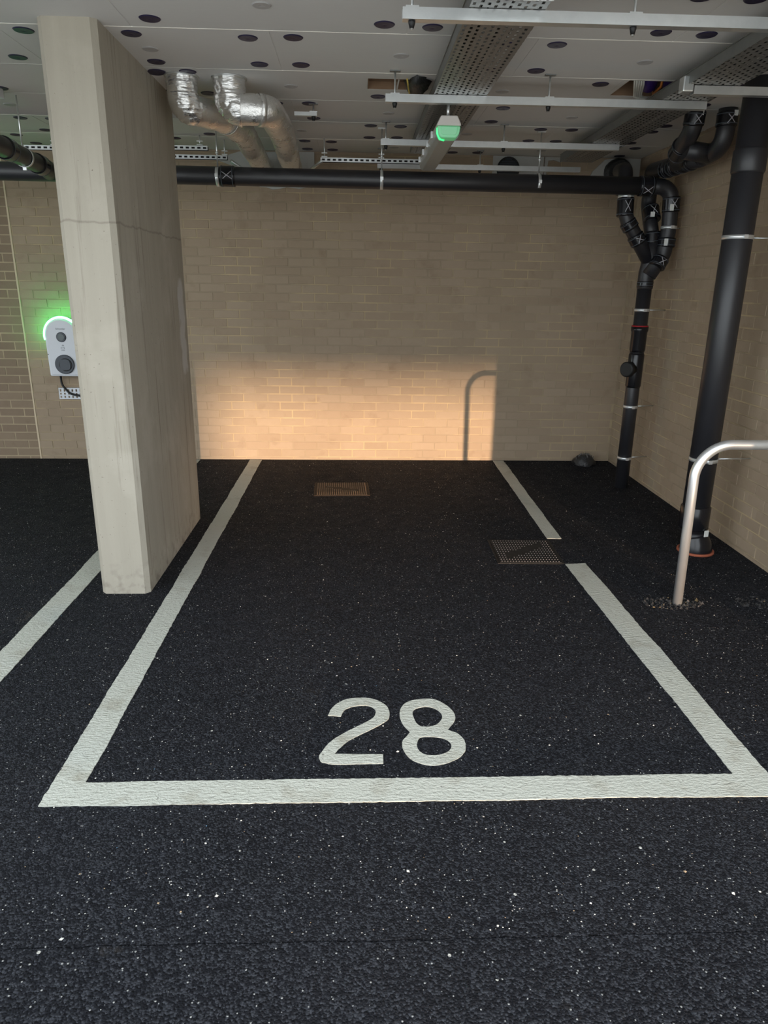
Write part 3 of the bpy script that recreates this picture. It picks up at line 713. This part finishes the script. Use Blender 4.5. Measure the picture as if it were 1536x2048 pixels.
# pipe running towards the back past the column on the left
lp = thing('side_drain_pipe', 'black drain pipe under the ceiling running back left of the column', 'pipe', (-2.05, 4.8, 2.28)); S = Sub(lp)
S.part('pipe', MB().sweep([(-1.83, 2.6, 2.30), (-2.03, 4.55, 2.33), (-2.13, 5.45, 2.338), (-2.18, 5.60, 2.34)], .056, 24), 'pvc')
coupling(S, (-2.035, 4.6, 2.331), (-2.05, 4.72, 2.332), .056, False); coupling(S, (-2.10, 5.2, 2.336), (-2.115, 5.33, 2.337), .056, False)
clamp(S, (-2.07, 4.95, 2.333), (-.1, 1, 0), .056, (-2.07, 4.95, CEIL))

# ------------------------------------------------------------------ foil ducts
def duct(label, pts, zst, r, bands):
    a = Vector(pts[0]); o = thing('foil_duct', label, 'duct', (a.x, a.y, zst)); S = Sub(o)
    path = dens(fillet(fillet(pts[:3], .06, 8) + pts[3:], .12, 10), .03)
    i0 = next(i for i, q in enumerate(path) if (q - a).length > .16)
    S.part('duct_run', MB().sweep(path[max(0, i0 - 3):], r, 30, wob=.006, wf=14), 'foil')
    cr = path[:i0 + 1]
    el = MB().sweep(dens(cr, .005), r + .007, 72)
    for i_, q in enumerate(el.v):
        q = Vector(q); ax = min(cr, key=lambda c_: (c_ - q).length_squared); d_ = (q - ax).normalized()
        w_ = noise.noise(Vector((q.x * 11, q.y * 11, q.z * 105))) * .0045 + noise.noise(q * 42) * .0035 + abs(noise.noise(q * 17 + Vector((3, 1, 7)))) * .006
        el.v[i_] = tuple(q + d_ * w_)
    S.part('elbow', el, 'foil_crimped')
    S.part('collar', MB().ring((a.x, a.y, CEIL - .003), (0, 0, 1), r + .004, .006, .014), 'galv')
    for t_ in bands:
        k = int(t_ * (len(path) - 2)); d = path[k + 1] - path[k]
        S.part('tape_band', MB().ring(path[k], d, r + .003, .03, .0022, 30), 'foil')
    return o
duct('silver foil wrapped duct nearest the concrete column', [(-.955, 4.44, CEIL - .002), (-.955, 4.44, 2.525), (-.78, 4.665, 2.52), (-.725, 5.1, 2.52), (-.77, 6.64, 2.50)], 2.44, .076, (.3, .62))
duct('silver foil wrapped duct bending back farther from the column', [(-.70, 4.45, CEIL - .002), (-.70, 4.45, 2.525), (-.485, 4.46, 2.52), (-.475, 5.0, 2.52), (-.535, 6.64, 2.50)], 2.44, .079, (.22, .30, .55))
fb_ = MB().prism([(-1.20, 2.60), (-.99, 2.66), (-.36, 2.668), (-.36, 2.54), (-.39, 2.40), (-.49, 2.382), (-.60, 2.392), (-.66, 2.378), (-.72, 2.372), (-.77, 2.388), (-.83, 2.392), (-.90, 2.5)], 'y', 6.643, 6.6585)
tag(fb_.build('fire_board', 'whiteboard'), 'white fire board on the back wall where the foil ducts pass through', 'board')

# ------------------------------------------------------------------ strut channels with threaded rods
def strut(label, x0, x1, y, rods, z=2.542, hgt=.038, group='strut channels under the ceiling'):
    o = thing('strut_channel', label, 'channel', (x0, y, z - hgt / 2), group); S = Sub(o); h = hgt / 2; t_ = .0025; d = .0205
    mb = MB()
    prof = [(-d, -h), (d, -h), (d, h), (d - .010, h), (d - .010, h - t_), (d - t_, h - t_), (d - t_, -h + t_), (-d + t_, -h + t_), (-d + t_, h - t_), (-d + .010, h - t_), (-d + .010, h), (-d, h)]
    mb.prism([(y + a, z + b) for a, b in prof], 'x', x0, x1); S.part('channel', mb, 'galv')
    for x in rods:
        S.part('threaded_rod', MB().cyl((x, y, z - h - .03), (x, y, CEIL), .005, 8), 'galv')
        S.part('nut', MB().sweep([(x, y, z - h - .024), (x, y, z - h - .006), (x, y, z - h)], [.008, .013, .013], 8), 'black')
        S.part('washer_plate', MB().box(x - .024, x + .024, y - .02, y + .02, z + h, z + h + .005), 'galv')
        S.part('ceiling_plate', MB().box(x - .028, x + .028, y - .012, y + .012, CEIL - .006, CEIL), 'galv_dull')
    return o
strut('galvanised strut channel nearest the camera at the top right', .165, 2.0, 3.005, (.20, 1.02, 1.94))
strut('galvanised strut channel directly above the near end of the light fitting', .15, 1.87, 4.225, (.20, 1.02))
strut('short galvanised strut left of the light fitting, third row back', .165, .52, 5.43, (.20,))
strut('galvanised strut right of the light fitting, third row back', .60, 1.83, 5.44, (1.02,))
strut('galvanised strut channel farthest back near the brick wall', .17, 1.86, 6.44, (.20, 1.02))
strut('short galvanised strut reaching the tall drain stack from the tray', 1.66, 2.44, 3.92, (2.30,), 2.541)
tag(MB().box(1.60, 1.655, 3.89, 3.95, 2.53, 2.60).build('strut_bracket', 'galv', bevel=.006), 'small galvanised end bracket beside the right cable tray', 'bracket')

# ------------------------------------------------------------------ cable trays
def tray(label, x0, x1, y0, y1, z, splices):
    o = thing('cable_tray', label, 'cable tray', ((x0 + x1) / 2, y0, z)); S = Sub(o)
    S.part('bed', MB().box(x0, x1, y0, y1, z, z + .0016), 'perf')
    for x in (x0, x1 - .0016):
        S.part('side_flange', MB().box(x, x + .0016, y0, y1, z + .0018, z + .05), 'galv_dull')
        S.part('flange_lip', MB().box(x - .004, x + .006, y0, y1, z + .05, z + .054), 'galv_dull')
    for y in splices:
        S.part('splice_plate', MB().box(x0 - .004, x1 + .004, y - .03, y + .03, z - .004, z - .0005), 'galv')
        pt = MB()
        for k in range(10):
            for dy in (-.016, .016): pt.cyl((x0 + .02 + k * (x1 - x0 - .04) / 9, y + dy, z - .0055), (x0 + .02 + k * (x1 - x0 - .04) / 9, y + dy, z - .0035), .0055, 8)
        stuff(S.part('splice_bolts', pt, 'black'))
    cb_ = MB()
    for k in range(5):
        xx = x0 + .05 + k * .035
        cb_.sweep([(xx + .01 * math.sin(y * 3 + k), y, z + .012 + .003 * (k % 2)) for y in [y0 + i * (y1 - y0) / 24 for i in range(25)]], .007, 8)
    S.part('cables', cb_, 'black')
tray('perforated galvanised cable tray above the light fitting', .405, .685, 1.9, 5.95, 2.563, (2.86, 4.30))
tray('perforated galvanised cable tray under the ceiling at far right', 1.625, 1.885, 1.9, 6.2, 2.563, (5.5,))

# ------------------------------------------------------------------ batten light fitting
lx, ly0, ly1, lz = .500, 4.28, 5.46, 2.374
lf = thing('batten_light', 'long grey batten light fitting with a green glowing near end', 'light', (lx, ly0, lz)); S = Sub(lf)
hw = .067
up = [(lx - hw, lz + .058), (lx + hw, lz + .058), (lx + hw - .004, lz + .072), (lx + hw - .022, lz + .108), (lx - hw + .022, lz + .108), (lx - hw + .004, lz + .072)]
S.part('housing', MB().prism(up, 'y', ly0, ly1), 'luminaire_body', bevel=.006)
lo = [(lx - hw + .003, lz + .0575), (lx - hw + .010, lz + .018), (lx - hw + .026, lz), (lx + hw - .026, lz), (lx + hw - .010, lz + .018), (lx + hw - .003, lz + .0575)]
S.part('diffuser', MB().prism(lo, 'y', ly0 + .10, ly1), 'diffuser', bevel=.004)
S.part('end_diffuser', MB().prism(lo, 'y', ly0 + .004, ly0 + .0995), 'green_tint', bevel=.008)
S.part('end_lens', MB().prism([(lx - .044, lz + .054), (lx - .040, lz + .018), (lx - .028, lz + .012), (lx + .032, lz + .012), (lx + .044, lz + .022), (lx + .046, lz + .054)], 'y', ly0 - .002, ly0 + .004), 'green_tint', bevel=.003)
S.part('led_strip', MB().sweep([(lx - .061, ly0 + .02, lz + .05), (lx - .060, ly0 + .03, lz + .024), (lx - .045, ly0 + .05, lz + .002), (lx - .02, ly0 + .07, lz - .001)], .006, 10), 'green_led')
for k in range(4): S.part('clip', MB().box(lx - hw - .008, lx - hw + .004, ly0 + .25 + k * .28, ly0 + .28 + k * .28, lz + .04, lz + .075), 'chrome')
for y in (ly0 + .07, ly1 - .1):
    S.part('drop_rod', MB().cyl((lx, y, lz + .108), (lx, y, 2.5585), .009, 12), 'chrome')

# ------------------------------------------------------------------ slotted channels near the back wall
def slotted(label, x0, x1, y, z, ends, hgt=.03):
    o = thing('slotted_channel', label, 'channel', (x0, y, z - hgt / 2), 'slotted brackets near the back wall'); S = Sub(o)
    mb = MB(); n = max(2, int((x1 - x0) / .042)); p_ = (x1 - x0) / n; h = hgt / 2
    mb.box(x0, x1, y, y + .0025, z + h * .45, z + h); mb.box(x0, x1, y, y + .0025, z - h, z - h * .45)
    for k in range(n + 1):
        xx = x0 + k * p_; mb.box(max(x0, xx - .009), min(x1, xx + .009), y, y + .0025, z - h * .45, z + h * .45)
    mb.box(x0, x1, y + .0025, y + .04, z + h - .0025, z + h)
    S.part('slotted_strip', mb, 'galv')
    S.part('back_web', MB().box(x0, x1, y + .036, y + .0385, z - h, z + h - .003), 'black')
    for x in ends:
        S.part('hanger_rod', MB().cyl((x, y + .02, z + h), (x, y + .02, CEIL), .005, 8), 'galv')
        for dz in (.02, .045): S.part('nut', MB().box(x - .022, x + .022, y + .008, y + .032, z + dz, z + dz + .006), 'galv')
slotted('slotted galvanised channel between the foil ducts and the light fitting', -.28, .53, 6.05, 2.522, (-.25, .19))
slotted('upper slotted galvanised channel just right of the concrete column', -1.62, -1.14, 6.05, 2.585, (-1.2,))
slotted('lower slotted galvanised channel just right of the concrete column', -1.62, -1.02, 6.20, 2.545, (-1.04,))
slotted('slotted galvanised channel left of the concrete column', -2.52, -2.2, 6.05, 2.565, (-2.3,))
br = MB(); br.sweep([(-.27, 6.07, 2.515), (-.42, 6.30, 2.45)], .014, 4)
tag(br.build('brace_strip', 'galv'), 'diagonal galvanised brace right of the foil ducts', 'brace')
br = MB(); br.sweep([(-1.0, 6.26, 2.53), (-.88, 6.42, 2.46)], .014, 4)
tag(br.build('brace_strip', 'galv'), 'diagonal galvanised brace left of the foil ducts', 'brace')
strut('short galvanised strut right of the foil ducts under the ceiling', -.388, -.25, 4.98, (-.27,), 2.612, .022)
tag(MB().box(-2.45, -2.075, 4.74, 4.80, CEIL - .055, CEIL - .001).build('ceiling_trunking', 'white_plastic', bevel=.004), 'white trunking end on the ceiling at the far left', 'trunking')

# ------------------------------------------------------------------ boards and vents high on the back wall
vp = thing('vent_board', 'white board with a round black louvre high on the back wall', 'vent', (1.33, 6.65, 2.50)); S = Sub(vp)
S.part('board', MB().box(1.165, 1.60, 6.640, 6.6585, 2.47, 2.669), 'whiteboard')
n = 28; cx_, cz_, rr = 1.295, 2.565, .098
S.part('louvre_frame', MB().ring((cx_, 6.632, cz_), (0, 1, 0), rr - .012, .018, .012), 'black')
S.part('louvre_back', MB().cyl((cx_, 6.636, cz_), (cx_, 6.6395, cz_), rr - .012, 28), 'black')
for k in range(9):
    z = cz_ - rr + .022 + k * .0195; hw_ = math.sqrt(max(0, (rr - .013) ** 2 - (z - cz_) ** 2))
    if hw_ > .02: S.part('slat', MB().prism([(6.624, z - .006), (6.627, z - .007), (6.636, z + .006), (6.633, z + .007)], 'x', cx_ - hw_, cx_ + hw_), 'grey_plastic')
tag(MB().prism([(1.61, 2.668), (1.84, 2.668), (1.80, 2.64), (1.74, 2.63), (1.69, 2.645), (1.64, 2.64), (1.625, 2.50), (1.61, 2.50)], 'y', 6.642, 6.6585).build('wall_board', 'whiteboard'), 'torn white board piece between the louvre and the pipe opening', 'board')
pb = thing('pipe_opening', 'white board with a black pipe bend bursting through near the back corner', 'board', (2.25, 6.65, 2.48)); S = Sub(pb)
S.part('board', MB().prism([(1.99, 2.47), (2.03, 2.56), (2.13, 2.655), (2.20, 2.668), (2.44, 2.668), (2.44, 2.47)], 'y', 6.640, 6.6585), 'whiteboard')
S.part('collar', MB().sweep([(2.25, 6.640, 2.545), (2.25, 6.60, 2.545), (2.25, 6.57, 2.545)], [.125, .12, .10], 24, wob=.012, wf=20), 'bag')
S.part('pipe_bend', MB().sweep(fillet([(2.25, 6.62, 2.555), (2.22, 6.36, 2.53), (2.08, 6.1, 2.49), (2.03, 5.80, 2.46), (2.02, 5.79, 2.28)], .1, 6), .054, 22), 'pvc')
q = MB().box(2.26, 2.29, 6.560, 6.566, 2.565, 2.595); S.part('label_sticker', q, 'sticker')

# ------------------------------------------------------------------ contents of the ceiling openings
def lump(name, c, rx, ry, rz, mat, parent=None, n=14, m_=9, amp=.3, wf=18, S=None):
    mb = MB(); vs = []; fs = []
    for i in range(m_ + 1):
        th = math.pi * i / m_
        for j in range(n):
            a = 2 * math.pi * j / n; d = Vector((math.sin(th) * math.cos(a), math.sin(th) * math.sin(a), math.cos(th)))
            k = 1 + amp * noise.noise(d * 2.3 + Vector(c) * wf)
            vs.append((c[0] + d.x * rx * k, c[1] + d.y * ry * k, c[2] + d.z * rz * k))
    for i in range(m_):
        for j in range(n): fs.append((i * n + j, i * n + (j + 1) % n, (i + 1) * n + (j + 1) % n, (i + 1) * n + j))
    mb.add(vs, fs, True)
    return S.part(name, mb, mat, parent) if S else mb.build(name, mat, parent)
h1 = thing('stuffed_sheet', 'crumpled black sheet with yellow edge hanging from the ceiling cut-out', 'sheet', (.33, 4.47, 2.62)); S = Sub(h1)
lump('sheet', (.335, 4.46, 2.675), .065, .16, .055, 'bag', S=S, amp=.45)
S.part('yellow_edge', MB().sweep([(.27, 4.33, 2.66), (.285, 4.42, 2.632), (.30, 4.52, 2.622), (.335, 4.60, 2.625), (.34, 4.64, 2.63)], .0045, 8), 'yellow')
def liner(x0, x1, y0, y1, d=.04):
    mb = MB().box(x0, x1, y0, y1, CEIL + d, CEIL + d + .004); e_ = .004
    mb.box(x0, x1, y0, y0 + e_, CEIL + .001, CEIL + d); mb.box(x0, x1, y1 - e_, y1, CEIL + .001, CEIL + d)
    mb.box(x0, x0 + e_, y0, y1, CEIL + .001, CEIL + d); mb.box(x1 - e_, x1, y0, y1, CEIL + .001, CEIL + d); return mb
tag(liner(.061, .359, 4.391, 4.609).build('cutout_backing', 'brown'), 'brown board visible inside the long ceiling cut-out', 'board')
h2 = thing('cable_bundle', 'purple sleeves and looped white cables inside the right ceiling opening', 'cables', (1.66, 4.46, 2.62)); S = Sub(h2)
for k in range(5):
    S.part('white_cable', MB().sweep(fillet([(1.50 + k * .012, 4.32 + k * .004, CEIL + .11), (1.52 + k * .013, 4.36, CEIL + .005), (1.58 + k * .012, 4.52 + k * .006, CEIL - .03 + k * .003), (1.70 + k * .01, 4.56 + k * .005, CEIL - .032), (1.80, 4.50 + k * .012, CEIL - .005), (1.84, 4.44, CEIL + .1)], .05, 5), .0058, 8), 'white_cable')
S.part('sleeve', MB().sweep([(1.58, 4.38, CEIL + .10), (1.63, 4.44, CEIL + .02), (1.68, 4.54, CEIL + .10)], .045, 14), 'purple')
S.part('sleeve', MB().sweep([(1.70, 4.38, CEIL + .10), (1.74, 4.45, CEIL + .03), (1.79, 4.54, CEIL + .10)], .035, 14), 'purple')
S.part('orange_wire', MB().sweep([(1.67, 4.33, CEIL + .09), (1.685, 4.40, CEIL + .0), (1.69, 4.52, CEIL - .01), (1.71, 4.58, CEIL + .04)], .007, 8), 'orange')
tag(liner(1.471, 1.859, 4.301, 4.619, .114).build('opening_backing', 'brown'), 'brown board visible inside the right ceiling opening', 'board')

# ------------------------------------------------------------------ charger on the back wall
def charger(label, cx, group):
    zc, R, zb, yf, yb_ = 1.143, .150, .785, 6.518, 6.657
    o = thing('wall_charger', label, 'charger', (cx, 6.657, zb), group); S = Sub(o)
    arc = [(cx + R * math.cos(a), zc + R * math.sin(a)) for a in [math.pi * k / 28 for k in range(29)]]
    S.part('body', MB().prism([(cx + R, zc)] + arc[1:-1] + [(cx - R, zc), (cx - R + .008, zb + .012), (cx - R + .016, zb + .004), (cx + R - .016, zb + .004), (cx + R - .008, zb + .012)], 'y', yf + .012, yb_ - .02), 'white_plastic', bevel=.006)
    S.part('back_case', MB().prism([(cx + R * .97 * math.cos(a), zc + R * .97 * math.sin(a)) for a in [math.pi * k / 28 for k in range(29)]] + [(cx - R * .92, zb - .006), (cx + R * .92, zb - .006)], 'y', yb_ - .0195, yb_), 'grey_plastic')
    rg = [math.radians(-14) + math.radians(208) * k / 40 for k in range(41)]
    S.part('light_ring', MB().sweep([(cx + (R + .004) * math.cos(a), yf + .024, zc + (R + .004) * math.sin(a)) for a in rg], .0115, 12), 'green_ring')
    fr = S.part('front_panel', MB().prism([(cx + (R - .014) * math.cos(a), zc + (R - .014) * math.sin(a)) for a in [math.pi * k / 28 for k in range(29)]] + [(cx - R + .022, zb + .018), (cx + R - .022, zb + .018)], 'y', yf + .004, yf + .0118), 'white_plastic', bevel=.003)
    ln_ = S.part('button', MB().sweep([(cx - .004, yf - .004, zc - .012), (cx - .004, yf, zc - .012), (cx - .004, yf + .0038, zc - .012)], [.038, .043, .043], 28), 'grey_plastic')
    off = Vector(o.location)
    k = MB().cyl((cx - .004, yf - .0075, zc - .012), (cx - .004, yf - .0042, zc - .012), .03, 24); k.v = [tuple(Vector(q) - off) for q in k.v]; k.build('lens', 'lens', ln_)
    sk = S.part('socket', MB().sweep([(cx + .002, yf - .012, .895), (cx + .002, yf - .010, .895), (cx + .002, yf + .0038, .895)], [.078, .084, .084], 36), 'grey_plastic')
    k = MB().ring((cx + .012, yf - .014, .893), (0, 1, 0), .05, .005, .006, 32); k.v = [tuple(Vector(q) - off) for q in k.v]; k.build('socket_lid_rim', 'black', sk)
    k = MB().prism([(cx + .008 + .045 * math.copysign(abs(math.cos(a)) ** .6, math.cos(a)), .893 + .048 * math.copysign(abs(math.sin(a)) ** .6, math.sin(a))) for a in [2 * math.pi * i / 32 for i in range(32)]], 'y', yf - .019, yf - .0122)
    k.v = [tuple(Vector(q) - off) for q in k.v]; k.build('socket_lid', 'grey_plastic', sk)
    # small print: maker's word above the button, card and signal marks below it
    fc = bpy.data.curves.new('print', 'FONT'); fc.body = 'Schneider'; fc.size = .021; fc.align_x = 'CENTER'; fc.extrude = .0003
    fo = bpy.data.objects.new('tmp', fc); COL.objects.link(fo); bpy.context.view_layer.update()
    me = bpy.data.meshes.new_from_object(fo.evaluated_get(bpy.context.evaluated_depsgraph_get())); bpy.data.objects.remove(fo)
    me.transform(Matrix.Rotation(math.pi / 2, 4, 'X')); put('printed_word', me, 'grey_plastic', fr, Vector((cx - .004, yf + .0036, zc + .052)) - off)
    k = MB(); x0 = cx; z0 = 1.03
    for a, b in (((-.008, .026), (.012, .026)), ((-.004, .033), (.008, .033)), ((-.016, .014), (-.016, -.002)), ((-.016, .014), (.010, .014)), ((.010, .014), (.010, -.002)), ((-.016, -.002), (.010, -.002)), ((-.016, -.014), (.012, -.014))):
        k.sweep([(x0 + a[0], yf + .0038, z0 + a[1]), (x0 + b[0], yf + .0038, z0 + b[1])], .0013, 5)
    k.v = [tuple(Vector(q) - off) for q in k.v]; k.build('card_symbol', 'grey_plastic', fr)
    for sx in (-1, 1): S.part('screw', MB().cyl((cx + sx * (R - .012), yf + .0105, .98), (cx + sx * (R - .012), yf + .0125, .98), .0045, 8), 'grey_plastic')
    b = thing('slotted_bracket', 'white slotted tray bracket on the wall below the charger' if group is None else 'white slotted bracket under the added unseen charger', 'bracket', (cx - .12, 6.62, .57)); S = Sub(b)
    mb = MB(); mb.box(cx - .125, cx + .30, 6.62, 6.6215, .66, .672); mb.box(cx - .125, cx + .30, 6.62, 6.6215, .57, .582)
    for k in range(13):
        xx = cx - .125 + k * .0354
        mb.box(max(xx - .0105, cx - .125), min(xx + .0105, cx + .30), 6.62, 6.6215, .582, .66)
    for zz in (.605, .632): mb.box(cx - .125, cx + .30, 6.6202, 6.6213, zz - .006, zz + .006)
    mb.box(cx - .125, cx + .30, 6.6216, 6.657, .57, .573); mb.box(cx - .125, cx + .30, 6.6216, 6.657, .669, .672)
    S.part('slotted_face', mb, 'white_plastic')
    cbl = MB().sweep(fillet([(cx - .09, 6.62, .78), (cx - .09, 6.62, .70), (cx - .02, 6.605, .62), (cx + .10, 6.60, .598), (cx + .30, 6.60, .60)], .09, 8), .0095, 12)
    tag(cbl.build('charger_cable', 'black'), 'black cable curving from the charger into the slotted bracket' if group is None else 'black cable under the added unseen charger', 'cable')
charger('white wall charger with a green light ring half behind the column', -2.598, None)
charger('added unseen wall charger beyond the left edge for green ceiling glow', -4.97, 'added green glow charger')  # out of view, added to tint the left ceiling green

# ------------------------------------------------------------------ scrap in the back corner
sc = thing('membrane_scrap', 'crumpled black studded membrane scrap in the back corner', 'scrap', (2.17, 6.50, 0)); S = Sub(sc)
lump('scrap_body', (2.17, 6.52, .025), .10, .11, .07, 'bag', S=S, amp=.35)
stb = MB()
for k in range(26):
    a = random.uniform(0, 6.28); q = random.uniform(.2, 1); x = 2.17 + .085 * q * math.cos(a); y = 6.51 + .085 * q * math.sin(a); z = .025 + .07 * math.sqrt(max(0, 1 - q * q * .8))
    stb.sweep([(x, y, z - .015), (x + random.uniform(-.006, .006), y - .004, z + .018)], [.005, .003], 6)
stuff(S.part('studs', stb, 'stud_iron'))
